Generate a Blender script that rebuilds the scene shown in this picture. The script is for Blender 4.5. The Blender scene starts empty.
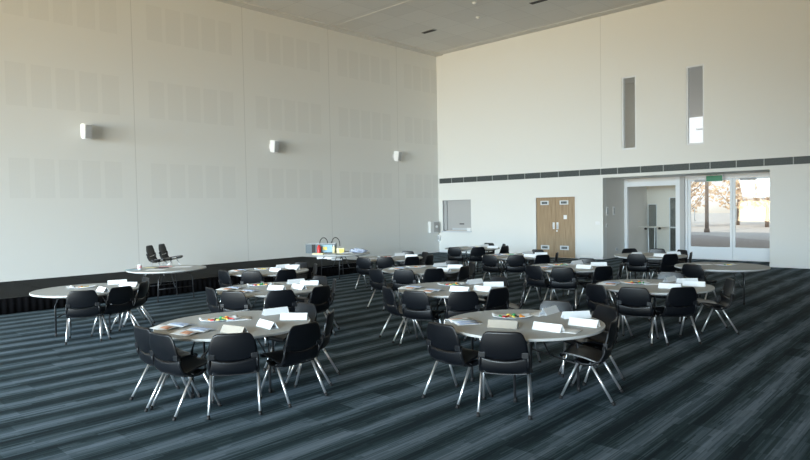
import bpy, bmesh, math, random
from mathutils import Vector, Matrix

EXPO = 0.10
WSTR = 1.2
WGROUND = (.74, .64, .47, 1); WHOR = (1., 1., 1., 1); WMID = (.85, .92, 1., 1); WZEN = (.6, .78, 1., 1)
WALLC = (.73, .735, .715, 1)
CEILC = (.66, .66, .65, 1)
CARPET = ((.0085, .0165, .0225, 1), (.022, .041, .049, 1), (.063, .092, .114, 1), (.140, .178, .222, 1))
SPR = 72
YAWS = (3, 11, 19, 28, 20)
SKYT, SKYC, SKYP = -27.5, (.67, .87, 1.), 1020
GNDT, GNDC, GNDP = 24, (1., .80, .49), 310
SUNP = 3.0
TABLES = {
 'T1': (-6.495, 3.874),
 'T2': (-3.85, 5.98),
 'T3': (-8.949, 6.06),
 'T5': (-11.618, 7.8),
 'T4': (-11.639, 4.042),
 'T6': (-14.31, 6.77),
 'T7': (-14.45, 12.35),
 'T8': (-6.397, 7.851),
 'T9': (-8.955, 9.992),
 'T10': (-11.821, 11.828),
 'T11': (-12.287, 16.119),
 'T12': (-9.28, 14.08),
 'T13': (-6.61, 12.08),
 'T14': (-6.383, 15.933),
 'T15': (-3.958, 10.001),
 'T16': (-4.078, 13.888),
}
CHAIRS = {
 'T1': [(-6.604, 3.084, 90), (-6.114, 3.044, 97), (-5.705, 3.394, 146), (-6.491, 4.674, 269.7), (-5.588, 4.013, 182), (-5.948, 4.563, 219)],
 'T2': [(-4.167, 5.191, 86), (-3.561, 5.198, 120), (-3.983, 6.78, 279.4), (-3.447, 6.76, 242.6), (-3.128, 6.138, 195.0)],
 'T3': [(-9.071, 5.269, 81.2), (-8.536, 5.241, 116.8), (-8.139, 5.645, 152.8), (-8.994, 6.918, 273.0), (-8.035, 6.186, 187.9), (-8.476, 6.74, 235.2)],
 'T5': [(-11.61, 6.961, 90.6), (-11.107, 7.155, 128.4), (-10.818, 7.608, 166.5), (-11.757, 8.59, 280.0), (-11.226, 8.501, 240.8)],
 'T4': [(-10.786, 3.677, 156.3), (-10.8, 4.139, 189.9), (-11.133, 4.556, 225.2), (-11.603, 4.802, 263.5)],
 'T8': [(-6.733, 7.01, 69.2), (-6.213, 6.921, 103.6), (-5.721, 7.207, 137.0), (-6.26, 8.649, 260.3), (-5.587, 7.68, 171.3), (-5.651, 8.364, 213.6)],
 'T9': [(-9.09, 8.965, 86), (-8.605, 9.125, 116), (-8.354, 9.515, 152.2), (-9.011, 10.801, 273.9), (-8.186, 10.092, 191.0), (-8.479, 10.716, 236.7)],
 'T10': [(-11.566, 10.828, 102.4), (-11.32, 11.19, 130), (-12.043, 12.607, 285.9), (-10.885, 11.52, 165), (-11.505, 12.575, 247.1), (-10.886, 12.069, 194.5)],
 'T11': [(-12.086, 15.109, 106.2), (-11.609, 15.436, 140.7), (-12.354, 16.916, 274.8), (-11.261, 16.122, 179.1), (-11.752, 16.714, 228.0)],
 'T12': [(-9.225, 13.051, 93.1), (-8.758, 13.307, 124.1), (-9.247, 14.879, 267.6), (-8.359, 13.658, 155.4), (-8.494, 14.393, 201.7)],
 'T13': [(-6.753, 11.231, 80.5), (-6.221, 11.181, 113.4), (-6.701, 12.875, 276.5), (-5.784, 11.664, 153.3), (-5.821, 12.327, 197.4)],
 'T14': [(-7.045, 16.449, 315.3), (-6.319, 15.076, 99.8), (-6.553, 16.665, 277.0), (-5.834, 15.386, 148.1), (-6.008, 16.527, 236.0), (-5.672, 16.029, 191.9)],
 'T15': [(-4.302, 9.103, 69.0), (-3.838, 9.085, 102.5), (-4.105, 10.996, 278.4), (-3.429, 9.405, 139.5), (-3.212, 10.506, 214.1)],
 'T16': [(-4.254, 13.108, 77.3)],
}
ITEMS = {
 'T1': [('bk', -6.864, 3.303, 100), ('bk', -6.383, 3.305, 100), ('pl', -6.784, 3.85, 70), ('tb', -5.972, 3.556, 12), ('sh', -6.688, 4.052, 60), ('tn', -5.956, 3.968, -5), ('tn', -6.642, 4.558, 78), ('tn', -6.122, 4.467, 40)],
 'T2': [('bk', -4.407, 5.59, -28), ('tb', -3.858, 5.595, 20), ('pl', -4.11, 6.15, 40), ('sh', -3.977, 6.558, 80), ('tn', -3.39, 5.747, 3), ('tn', -3.917, 6.677, 92), ('sh', -3.238, 5.832, 10), ('tn', -3.517, 6.596, 50), ('tn', -3.214, 6.205, 3)],
 'T3': [('bk', -9.45, 5.6, 100), ('bk', -8.887, 5.525, 95), ('pl', -9.391, 6.141, 60), ('tn', -8.673, 5.984, 15), ('tn', -8.47, 6.286, 0), ('tn', -9.14, 6.733, 80), ('tn', -8.74, 6.728, 38)],
 'T5': [('bk', -12.213, 7.47, 100), ('pl', -11.924, 7.927, 60), ('tn', -11.364, 7.838, 8), ('tn', -11.934, 8.425, 80), ('tn', -11.399, 8.345, 0), ('tn', -11.649, 8.499, 38)],
 'T4': [('pl', -11.895, 4.026, 50), ('tn', -11.025, 4.063, 0), ('tn', -11.943, 4.672, 72), ('tn', -11.377, 4.651, 38)],
 'T8': [('bk', -6.976, 7.494, 100), ('bk', -6.472, 7.393, 95), ('pl', -6.639, 8.125, 50), ('tn', -6.057, 7.614, 10), ('tn', -6.471, 8.547, 80), ('tn', -5.799, 7.871, -3), ('tn', -5.977, 8.411, 40)],
 'T9': [('bk', -9.475, 9.771, 95), ('pl', -9.292, 10.16, 60), ('tn', -9.055, 10.673, 80), ('tn', -8.269, 9.852, 2), ('tn', -8.482, 10.508, 30)],
 'T10': [('sh', -12.067, 11.386, 50), ('pl', -11.952, 11.84, 50), ('tn', -12.065, 12.467, 80), ('tn', -11.393, 12.242, 30)],
 'T11': [('sh', -12.422, 15.975, 50), ('pl', -12.376, 16.396, 50), ('tn', -12.297, 16.819, 80), ('tn', -11.622, 16.335, 30)],
 'T12': [('bk', -9.767, 13.878, 90), ('pl', -9.541, 14.169, 50), ('tn', -9.329, 14.778, 80), ('tn', -8.687, 13.865, 10), ('tn', -8.786, 14.576, 40)],
 'T13': [('bk', -6.944, 11.674, 95), ('pl', -6.901, 12.193, 50), ('sh', -6.764, 12.477, 50), ('tn', -6.773, 12.761, 80), ('tn', -6.158, 11.91, 0), ('tn', -6.182, 12.634, 35)],
 'T14': [('tn', -6.685, 15.807, 70), ('sh', -6.194, 15.44, 50), ('tn', -5.981, 15.599, 0), ('tn', -5.949, 16.376, 40)],
 'T15': [('bk', -4.604, 9.802, 100), ('pl', -4.261, 10.038, 50), ('sh', -4.043, 10.157, 45), ('tn', -3.612, 9.784, 5), ('tn', -3.946, 10.701, 85), ('tn', -3.417, 10.27, 10), ('tn', -3.641, 10.625, 40)],
 'T16': [('sh', -4.468, 14.054, 45), ('pl', -4.015, 14.007, 50)],
}
S = 2.05/1.8
ZC = 0.735
sc = bpy.context.scene
COL = sc.collection
PI = math.pi
rnd = random.Random(7)

# ------------------------------------------------------------ materials
def srgb(r, g, b):
    f = lambda c: (c/255/12.92) if c/255 <= .04045 else ((c/255+.055)/1.055)**2.4
    return (f(r), f(g), f(b), 1)
def mat(name, col, rough=.5, metal=0., spec=.5, noise=0., nscale=30., coat=0.):
    m = bpy.data.materials.new(name); m.use_nodes = True
    nt = m.node_tree; b = nt.nodes['Principled BSDF']
    b.inputs['Base Color'].default_value = col
    b.inputs['Roughness'].default_value = rough
    b.inputs['Metallic'].default_value = metal
    b.inputs['Specular IOR Level'].default_value = spec
    b.inputs['Coat Weight'].default_value = coat
    if noise > 0:
        tc = nt.nodes.new('ShaderNodeTexCoord'); n = nt.nodes.new('ShaderNodeTexNoise')
        n.inputs['Scale'].default_value = nscale; n.inputs['Detail'].default_value = 4
        nt.links.new(tc.outputs['Object'], n.inputs['Vector'])
        mx = nt.nodes.new('ShaderNodeMix'); mx.data_type = 'RGBA'
        mx.inputs[6].default_value = tuple(c*(1-noise) for c in col[:3])+(1,)
        mx.inputs[7].default_value = tuple(min(1, c*(1+noise)) for c in col[:3])+(1,)
        nt.links.new(n.outputs['Fac'], mx.inputs[0]); nt.links.new(mx.outputs[2], b.inputs['Base Color'])
    return m

class NG:
    """small node-graph helper"""
    def __init__(s, m): s.nt = m.node_tree; s.n = s.nt.nodes; s.l = s.nt.links
    def v(s, x, sock):
        if isinstance(x, (int, float)): sock.default_value = x
        else: s.l.new(x, sock)
    def m(s, op, a, b=0., c=0.):
        n = s.n.new('ShaderNodeMath'); n.operation = op
        s.v(a, n.inputs[0]); s.v(b, n.inputs[1]); s.v(c, n.inputs[2]); return n.outputs[0]
    def obj(s):
        t = s.n.new('ShaderNodeTexCoord'); x = s.n.new('ShaderNodeSeparateXYZ'); s.l.new(t.outputs['Object'], x.inputs[0]); return x.outputs, t.outputs['Object']
    def comb(s, a, b, c=0.):
        n = s.n.new('ShaderNodeCombineXYZ'); s.v(a, n.inputs[0]); s.v(b, n.inputs[1]); s.v(c, n.inputs[2]); return n.outputs[0]
    def white(s, vec):
        n = s.n.new('ShaderNodeTexWhiteNoise'); n.noise_dimensions = '3D'; s.l.new(vec, n.inputs['Vector']); return n.outputs['Value']
    def noise(s, vec, scale=1., detail=2.):
        n = s.n.new('ShaderNodeTexNoise'); s.l.new(vec, n.inputs['Vector']); n.inputs['Scale'].default_value = scale; n.inputs['Detail'].default_value = detail; return n.outputs['Fac']
    def mix(s, f, a, b):
        n = s.n.new('ShaderNodeMix'); n.data_type = 'RGBA'; s.v(f, n.inputs[0])
        for x, k in ((a, 6), (b, 7)):
            if isinstance(x, tuple): n.inputs[k].default_value = x
            else: s.l.new(x, n.inputs[k])
        return n.outputs[2]
    def ramp(s, f, stops):
        n = s.n.new('ShaderNodeValToRGB'); e = n.color_ramp.elements
        e[0].position, e[0].color = stops[0]; e[1].position, e[1].color = stops[-1]
        for p, c in stops[1:-1]: k = e.new(p); k.color = c
        s.l.new(f, n.inputs[0]); return n.outputs[0]
    def base(s, out): s.l.new(out, s.n['Principled BSDF'].inputs['Base Color'])

M = {}
M['plastic'] = mat('black_plastic', (.0026, .0034, .0054, 1), .37, spec=.42, noise=.12, nscale=40)
M['plastic2'] = mat('black_fitting_plastic', (.006, .007, .009, 1), .45, spec=.3)
M['steel'] = mat('silver_chair_steel', (.74, .76, .80, 1), .34, metal=.9, noise=.05)
M['rubber'] = mat('black_rubber', (.008, .008, .009, 1), .7)
M['table'] = mat('grey_laminate', (.41, .42, .42, 1), .6, spec=.2, noise=.05, nscale=60)
M['edge'] = mat('pale_grey_edging', (.48, .49, .49, 1), .55, noise=.04)
M['legdark'] = mat('dark_grey_painted_steel', (.03, .032, .036, 1), .38, metal=.3, noise=.05)
M['white'] = mat('white_paper', (.80, .815, .835, 1), .75, spec=.2, noise=.02, nscale=12)
M['card'] = mat('white_card', (.80, .815, .835, 1), .7, spec=.2, noise=.02, nscale=9)
M['orange'] = mat('orange_print', (.66, .34, .22, 1), .7, noise=.25, nscale=25)
M['blueprint'] = mat('blue_print', (.44, .52, .70, 1), .7, noise=.15, nscale=30)
M['greyprint'] = mat('grey_print', (.42, .47, .48, 1), .7, noise=.15, nscale=30)
M['wall'] = mat('off_white_wall_paint', (.74, .73, .70, 1), .7, noise=.012, nscale=2)
M['trimw'] = mat('white_trim_paint', (.72, .73, .73, 1), .5, noise=.01)
M['skirt'] = mat('black_stage_drape', (.0022, .0022, .003, 1), .95, spec=.1, noise=.25, nscale=12)
M['deck'] = mat('black_stage_deck', (.0042, .0052, .0056, 1), .85, spec=.15, noise=.2, nscale=8)
M['decke'] = mat('dark_grey_deck_edge', (.012, .013, .013, 1), .6, metal=.2, noise=.1)
M['alu'] = mat('satin_aluminium', (.62, .65, .68, 1), .45, metal=.35, noise=.03)
M['aluw'] = mat('pale_aluminium_frame', (.74, .77, .80, 1), .4, noise=.02)
M['shutter'] = mat('grey_shutter_slats', (.42, .42, .42, 1), .5, noise=.03)
M['walldark'] = mat('bounce_cutting_dark_grey', (.10, .095, .09, 1), .8, noise=.1, nscale=2)  # made-up dark tone for an unseen wall, cuts the light it bounces
M['vent'] = mat('dark_grille', (.055, .068, .070, 1), .55, noise=.2, nscale=50)
M['ventbar'] = mat('grille_divider', (.33, .35, .35, 1), .5, noise=.05)
M['black'] = mat('matt_black', (.008, .008, .009, 1), .6, noise=.1)
M['recess'] = mat('grey_recess_paint', (.68, .66, .62, 1), .7, noise=.02, nscale=3)
M['lobby'] = mat('beige_lobby_paint', (.66, .62, .56, 1), .7, noise=.02, nscale=3)
M['exitgreen'] = mat('exit_sign_green', (.01, .20, .09, 1), .4, noise=.05)
M['red'] = mat('red_plastic', (.60, .035, .035, 1), .4, noise=.05)
M['yellow'] = mat('yellow_plastic', (.75, .60, .12, 1), .45, noise=.06)
M['cream'] = mat('cream_card', (.72, .66, .42, 1), .6, noise=.06)
M['tote'] = mat('blue_grey_tote_fabric', (.12, .15, .17, 1), .7, noise=.15, nscale=15)
M['lightblue'] = mat('light_blue_print', (.28, .45, .55, 1), .6, noise=.3, nscale=20)
M['pink'] = mat('pink_paper', (.80, .42, .45, 1), .6, noise=.15, nscale=20)
M['green'] = mat('green_plastic', (.03, .35, .12, 1), .4, noise=.05)
M['purple'] = mat('purple_plastic', (.16, .06, .22, 1), .4, noise=.05)
M['orangep'] = mat('orange_plastic', (.80, .30, .04, 1), .4, noise=.05)
M['inkb'] = mat('black_pen_plastic', (.01, .01, .012, 1), .35, noise=.05)
M['plasticwhite'] = mat('white_plastic', (.78, .79, .80, 1), .35, noise=.02)
M['plasticgrey'] = mat('grey_plastic', (.38, .39, .40, 1), .5, noise=.04)
M['bark'] = mat('brown_bark', (.26, .20, .16, 1), .9, noise=.3, nscale=6)
M['leafa'] = mat('tan_autumn_leaf', (.80, .60, .40, 1), .8, noise=.2, nscale=3)
M['pave'] = mat('pale_paving', (.55, .51, .46, 1), .9, noise=.08, nscale=.6)
M['asph'] = mat('brown_grey_asphalt', (.42, .38, .35, 1), .9, noise=.1, nscale=2)
M['soffit'] = mat('grey_soffit_render', (.68, .68, .67, 1), .8, noise=.04, nscale=2)
M['fplastic'] = mat('glossy_film', (.45, .50, .62, 1), .15, noise=.4, nscale=25)

# oak doors
m = M['oak'] = mat('oak_veneer', (.4, .27, .15, 1), .45)
g = NG(m); xyz, ov = g.obj()
grain = g.noise(g.comb(g.m('MULTIPLY', xyz[0], 26.), g.m('MULTIPLY', xyz[1], 26.), g.m('MULTIPLY', xyz[2], 1.3)), 1., 4.)
g.base(g.ramp(grain, [(.3, (.25, .172, .100, 1)), (.55, (.335, .243, .150, 1)), (.75, (.40, .295, .19, 1))]))

# glass: light passes straight through, with a real fresnel reflection
def glass(name, tint):
    m = bpy.data.materials.new(name); m.use_nodes = True; nt = m.node_tree; nt.nodes.clear()
    o = nt.nodes.new('ShaderNodeOutputMaterial'); mx = nt.nodes.new('ShaderNodeMixShader'); t = nt.nodes.new('ShaderNodeBsdfTransparent')
    gl = nt.nodes.new('ShaderNodeBsdfGlossy'); gl.inputs['Roughness'].default_value = .02
    fr = nt.nodes.new('ShaderNodeFresnel'); fr.inputs['IOR'].default_value = 1.45
    t.inputs['Color'].default_value = tint
    nt.links.new(fr.outputs[0], mx.inputs[0]); nt.links.new(t.outputs[0], mx.inputs[1]); nt.links.new(gl.outputs[0], mx.inputs[2]); nt.links.new(mx.outputs[0], o.inputs[0])
    return m
M['glass'] = glass('clear_glass', (.93, .95, .95, 1))
M['glassd'] = glass('grey_tinted_glass', (.55, .60, .60, 1))

# carpet: half-metre tiles laid in lines, each fading from dark to pale across its width
m = M['carpet'] = mat('striped_carpet', (.05, .06, .07, 1), .95, spec=.15)
g = NG(m); xyz, ov = g.obj()
X, Y = xyz[0], xyz[1]
tx = g.m('DIVIDE', X, .5); row = g.m('FLOOR', tx); fx = g.m('FRACT', tx)
ty = g.m('ADD', g.m('DIVIDE', Y, .5), g.m('MULTIPLY', g.white(g.comb(row, 3.1, .5)), 1.))
til = g.white(g.comb(row, g.m('FLOOR', ty), 1.7))
fx2 = g.m('ADD', fx, g.m('MULTIPLY', g.m('SUBTRACT', til, .5), .16))
tri = g.m('SUBTRACT', 1., g.m('MULTIPLY', g.m('ABSOLUTE', g.m('SUBTRACT', fx2, .55)), 2.1))
l1 = g.m('FLOOR', g.m('MULTIPLY', X, 85.))
seg = g.m('FLOOR', g.m('ADD', g.m('MULTIPLY', Y, 1.9), g.m('MULTIPLY', g.white(g.comb(l1, .3, 9.)), 17.)))
ln = g.white(g.comb(l1, seg, 5.))
l2 = g.m('FLOOR', g.m('MULTIPLY', X, 24.))
seg2 = g.m('FLOOR', g.m('ADD', g.m('MULTIPLY', Y, 1.1), g.m('MULTIPLY', g.white(g.comb(l2, .7, 2.)), 13.)))
ln2 = g.white(g.comb(l2, seg2, 8.))
f = g.m('ADD', g.m('MULTIPLY', tri, .62), g.m('ADD', g.m('MULTIPLY', ln, .30), g.m('ADD', g.m('MULTIPLY', ln2, .22), g.m('MULTIPLY', til, .08))))
f = g.m('SUBTRACT', f, .10)
g.base(g.ramp(f, [(.12, CARPET[0]), (.40, CARPET[1]), (.62, CARPET[2]), (.95, CARPET[3])]))
bmp = g.n.new('ShaderNodeBump'); bmp.inputs['Strength'].default_value = .25; bmp.inputs['Distance'].default_value = .004
g.l.new(g.noise(ov, 300., 2.), bmp.inputs['Height']); g.l.new(bmp.outputs[0], g.n['Principled BSDF'].inputs['Normal'])

# ceiling tiles
m = M['ceil'] = mat('grey_ceiling_tile', CEILC, .85)
g = NG(m); xyz, ov = g.obj()
def line(c, per, off, w):
    a = g.m('FRACT', g.m('DIVIDE', g.m('ADD', c, off), per))
    return g.m('LESS_THAN', a, w/per)
gl_ = g.m('MAXIMUM', line(xyz[0], 1.2, .37, .022), line(xyz[1], 1.2, .26, .022))
tv = g.white(g.comb(g.m('FLOOR', g.m('DIVIDE', g.m('ADD', xyz[0], .37), 1.2)), g.m('FLOOR', g.m('DIVIDE', g.m('ADD', xyz[1], .26), 1.2)), 2.))
spk = g.noise(ov, 45., 3.)
c0 = CEILC[:3]
cb = g.mix(g.m('ADD', g.m('MULTIPLY', tv, .45), g.m('MULTIPLY', spk, .4)), tuple(c*.90 for c in c0)+(1,), tuple(c*1.06 for c in c0)+(1,))
g.base(g.mix(g.m('MULTIPLY', gl_, .35), cb, tuple(c*.55 for c in c0)+(1,)))

# left wall: joint lines and three bands of perforated acoustic panels
m = M['wall_ac'] = mat('perforated_acoustic_wall', (.74, .73, .70, 1), .75)
g = NG(m); xyz, ov = g.obj()
Y, Z = xyz[1], xyz[2]
PER = 3.80
yb = g.m('SUBTRACT', Y, 7.98)
fy = g.m('MULTIPLY', g.m('FRACT', g.m('DIVIDE', yb, PER)), PER)     # metres past the joint
def between(v, a, b): return g.m('MULTIPLY', g.m('GREATER_THAN', v, a), g.m('LESS_THAN', v, b))
u = g.m('SUBTRACT', fy, .47); uf = g.m('MULTIPLY', g.m('FRACT', g.m('DIVIDE', u, .607)), .607)
colm = g.m('MULTIPLY', between(u, 0., 3.04), g.m('LESS_THAN', uf, .49))
rows = g.m('ADD', g.m('ADD', between(Z, 2.53, 3.60), between(Z, 4.98, 6.12)), between(Z, 7.36, 8.44))
pan = g.m('MULTIPLY', colm, rows)
dots = g.m('MULTIPLY', g.m('LESS_THAN', g.m('FRACT', g.m('MULTIPLY', Y, 30.)), .4), g.m('LESS_THAN', g.m('FRACT', g.m('MULTIPLY', Z, 30.)), .4))
pz = g.m('MULTIPLY', pan, g.m('ADD', .35, g.m('MULTIPLY', dots, .55)))
jl = g.m('LESS_THAN', fy, .022)
cw = g.mix(g.m('MULTIPLY', pz, .17), WALLC, tuple(c*.42 for c in WALLC[:3])+(1,))
g.base(g.mix(g.m('MULTIPLY', jl, .30), cw, tuple(c*.35 for c in WALLC[:3])+(1,)))

m = M['wall_b'] = mat('plain_plaster_wall', WALLC, .7)
g = NG(m); xyz, ov = g.obj()
jl = g.m('MULTIPLY', g.m('LESS_THAN', g.m('ABSOLUTE', g.m('SUBTRACT', xyz[0], -10.66)), .011), g.m('GREATER_THAN', xyz[2], 3.5))
g.base(g.mix(g.m('MULTIPLY', jl, .30), WALLC, tuple(c*.35 for c in WALLC[:3])+(1,)))

# card with a faint printed line
# ------------------------------------------------------------ mesh helpers
def box(bm, x0, x1, y0, y1, z0, z1):
    vs = [bm.verts.new((x, y, z)) for z in (z0, z1) for y in (y0, y1) for x in (x0, x1)]
    for f in ((0, 2, 3, 1), (4, 5, 7, 6), (0, 1, 5, 4), (2, 6, 7, 3), (0, 4, 6, 2), (1, 3, 7, 5)):
        bm.faces.new([vs[i] for i in f])
    return vs
def rbox(bm, x0, x1, y0, y1, z0, z1, r=.01, seg=2):
    b2 = bmesh.new(); box(b2, x0, x1, y0, y1, z0, z1)
    bmesh.ops.bevel(b2, geom=b2.edges[:], offset=r, segments=seg, affect='EDGES', profile=.6)
    join(bm, b2)
def join(bm, b2):
    mp = {}
    for v in b2.verts: mp[v] = bm.verts.new(v.co)
    for f in b2.faces:
        nf = bm.faces.new([mp[v] for v in f.verts]); nf.smooth = f.smooth
    b2.free()
def tube(bm, pts, r, n=10, r_end=None, cap=True):
    pts = [Vector(p) for p in pts]; rings = []
    for i, p in enumerate(pts):
        d = (pts[min(i+1, len(pts)-1)]-pts[max(i-1, 0)]).normalized()
        a = d.cross(Vector((0, 0, 1)) if abs(d.z) < .95 else Vector((0, 1, 0))).normalized(); b = d.cross(a).normalized()
        rr = r if r_end is None else r+(r_end-r)*i/(len(pts)-1)
        rings.append([bm.verts.new(p+rr*(math.cos(2*PI*k/n)*a+math.sin(2*PI*k/n)*b)) for k in range(n)])
    for q, w in zip(rings, rings[1:]):
        for k in range(n):
            f = bm.faces.new((q[k], q[(k+1) % n], w[(k+1) % n], w[k])); f.smooth = True
    if cap: bm.faces.new(rings[0][::-1]); bm.faces.new(rings[-1])
def lathe(bm, prof, n=24, c=(0, 0), smooth=True):
    rings = []
    for r, z in prof:
        if r < 1e-6: rings.append([bm.verts.new((c[0], c[1], z))])
        else: rings.append([bm.verts.new((c[0]+r*math.cos(2*PI*k/n), c[1]+r*math.sin(2*PI*k/n), z)) for k in range(n)])
    for a, b in zip(rings, rings[1:]):
        for k in range(n):
            v = [a[k % len(a)], a[(k+1) % len(a)], b[(k+1) % len(b)], b[k % len(b)]]
            u = []
            for x in v:
                if x not in u: u.append(x)
            if len(u) > 2:
                f = bm.faces.new(u); f.smooth = smooth
def sheet(bm, fn, nu, nv, th, smooth=True):
    """thick sheet from fn(u,v) -> point, u,v in 0..1"""
    P = [[Vector(fn(i/nu, j/nv)) for j in range(nv+1)] for i in range(nu+1)]
    def nrm(i, j):
        a = P[min(i+1, nu)][j]-P[max(i-1, 0)][j]; b = P[i][min(j+1, nv)]-P[i][max(j-1, 0)]
        return a.cross(b).normalized()
    A = [[bm.verts.new(P[i][j]) for j in range(nv+1)] for i in range(nu+1)]
    B = [[bm.verts.new(P[i][j]-nrm(i, j)*th) for j in range(nv+1)] for i in range(nu+1)]
    for i in range(nu):
        for j in range(nv):
            f = bm.faces.new((A[i][j], A[i+1][j], A[i+1][j+1], A[i][j+1])); f.smooth = smooth
            f = bm.faces.new((B[i][j], B[i][j+1], B[i+1][j+1], B[i+1][j])); f.smooth = smooth
    for i in range(nu):
        bm.faces.new((A[i][0], B[i][0], B[i+1][0], A[i+1][0])); bm.faces.new((A[i][nv], A[i+1][nv], B[i+1][nv], B[i][nv]))
    for j in range(nv):
        bm.faces.new((A[0][j], A[0][j+1], B[0][j+1], B[0][j])); bm.faces.new((A[nu][j], B[nu][j], B[nu][j+1], A[nu][j+1]))
def mk(fn):
    bm = bmesh.new(); fn(bm); return bm
def obj(name, bm, m, parent=None, loc=None, rz=0., bevel=0.):
    if callable(bm): bm = mk(bm)
    bmesh.ops.recalc_face_normals(bm, faces=bm.faces[:])
    me = bpy.data.meshes.new(name); bm.to_mesh(me); bm.free(); me.materials.append(M[m] if isinstance(m, str) else m)
    o = bpy.data.objects.new(name, me); COL.objects.link(o)
    if parent: o.parent = parent
    if loc: o.location = loc
    if rz: o.rotation_euler.z = rz
    if bevel:
        b = o.modifiers.new('bevel', 'BEVEL'); b.width = bevel; b.segments = 2
    return o
def tag(o, label, cat, group=None):
    o['label'] = label; o['category'] = cat
    if group: o['group'] = group
    return o
def thing(name, label, cat, loc=(0, 0, 0), rz=0., group=None):
    o = bpy.data.objects.new(name, None); COL.objects.link(o); o.empty_display_size = .1
    o.location = loc; o.rotation_euler.z = rz
    return tag(o, label, cat, group)
def struct(name, bm, m, parent=None, label=None, cat=None, **k):
    o = obj(name, bm, m, parent, **k)
    if not parent:
        o['kind'] = 'structure'
        o['label'] = label; o['category'] = cat
    return o
def dup(root, loc, rz, label, group=None):
    r = root.copy(); COL.objects.link(r); r.location = loc; r.rotation_euler = (0, 0, rz); r['label'] = label
    if group: r['group'] = group
    for ch in list(root.children):
        c = ch.copy(); COL.objects.link(c); c.parent = r
        for gch in ch.children:
            d = gch.copy(); COL.objects.link(d); d.parent = c
    return r
def boxes(*bs):
    def f(bm):
        for b in bs: box(bm, *b)
    return f
def rboxes(r, *bs):
    def f(bm):
        for b in bs: rbox(bm, *b, r=r)
    return f

# ------------------------------------------------------------ room shell
XL, YB, ZT = -18.73, 22.06, 9.13
XR, YF = 9.0, -17.0            # the two walls behind the camera
struct('floor', boxes((XL, XR, YF, YB, -.2, 0), (-10.613, -5.05, YB, 24.06, -.2, 0)), 'carpet', label='dark blue-grey striped carpet tile floor of the hall', cat='floor')
struct('ceiling', boxes((XL-.3, XR, YF, YB+.3, ZT, ZT+.2)), 'ceil', label='grey tiled ceiling high over the hall', cat='ceiling')
struct('wall_left', boxes((XL-.3, XL, YF, YB+.3, -.2, ZT)), 'wall_ac', label='tall off-white wall with perforated acoustic panels above the platform', cat='wall')

# back wall with holes for windows, shutter hatch, doors and the glazed recess
W1 = (-9.86, -9.32, 4.08, 6.72); W2 = (-7.58, -7.00, 4.06, 6.73)
HATCH = (-18.50, -16.85, 1.0, 2.42); DOOR = (-13.50, -11.76, 0, 2.41); REC = (-10.613, -5.05, 0, 3.08)
holes = [W1, W2, HATCH, DOOR, REC]
xs = sorted({XL, XR}.union(*[{h[0], h[1]} for h in holes])); zs = sorted({0., ZT}.union(*[{h[2], h[3]} for h in holes]))
def backwall(bm):
    V = {}
    def vt(x, y, z):
        k = (round(x, 4), round(y, 4), round(z, 4))
        if k not in V: V[k] = bm.verts.new(k)
        return V[k]
    solid = lambda i, j: 0 <= i < len(xs)-1 and 0 <= j < len(zs)-1 and not any(h[0] <= (xs[i]+xs[i+1])/2 <= h[1] and h[2] <= (zs[j]+zs[j+1])/2 <= h[3] for h in holes)
    y0, y1 = YB, YB+.3
    for i in range(len(xs)-1):
        for j in range(len(zs)-1):
            if not solid(i, j): continue
            a, b, c, d = xs[i], xs[i+1], zs[j], zs[j+1]
            bm.faces.new((vt(a, y0, c), vt(b, y0, c), vt(b, y0, d), vt(a, y0, d)))
            bm.faces.new((vt(a, y1, c), vt(a, y1, d), vt(b, y1, d), vt(b, y1, c)))
            if not solid(i-1, j): bm.faces.new((vt(a, y0, c), vt(a, y0, d), vt(a, y1, d), vt(a, y1, c)))
            if not solid(i+1, j): bm.faces.new((vt(b, y0, c), vt(b, y1, c), vt(b, y1, d), vt(b, y0, d)))
            if not solid(i, j-1): bm.faces.new((vt(a, y0, c), vt(a, y1, c), vt(b, y1, c), vt(b, y0, c)))
            if not solid(i, j+1): bm.faces.new((vt(a, y0, d), vt(b, y0, d), vt(b, y1, d), vt(a, y1, d)))
struct('wall_back', backwall, 'wall_b', label='tall off-white wall with double doors and glazed recess', cat='wall')
struct('wall_right', boxes((XR, XR+.3, YF, YB+.3, -.2, ZT)), 'walldark', label='unseen wall behind the camera, darkened to cut bounced light', cat='wall')  # out of view; dark finish added to keep its bounce off the left wall

# window wall behind the camera: five tall openings
wx = [-17.6+i*5.3 for i in range(5)]; WW = 4.6; WZ0, WZ1 = .10, 6.4
def frontwall(bm):
    edges = [XL]
    for x in wx: edges += [x, x+WW]
    edges += [XR]
    for a, b in zip(edges[0::2], edges[1::2]): box(bm, a, b, YF-.3, YF, -.2, ZT)
    for x in wx:
        box(bm, x, x+WW, YF-.3, YF, -.2, WZ0); box(bm, x, x+WW, YF-.3, YF, WZ1, ZT)
struct('wall_front', frontwall, 'wall_b', label='off-white wall of tall windows behind the camera', cat='wall')
def mullions(bm):
    for x in wx:
        for k in range(4): box(bm, x+k*(WW-.06)/3, x+k*(WW-.06)/3+.06, YF-.22, YF-.1, WZ0, WZ1)
        for z in (WZ0, 2.3, 4.4, WZ1-.06): box(bm, x, x+WW, YF-.2, YF-.12, z, z+.06)
struct('window_3', mullions, 'aluw', label='pale mullions of the tall windows behind the camera', cat='window')
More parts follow.
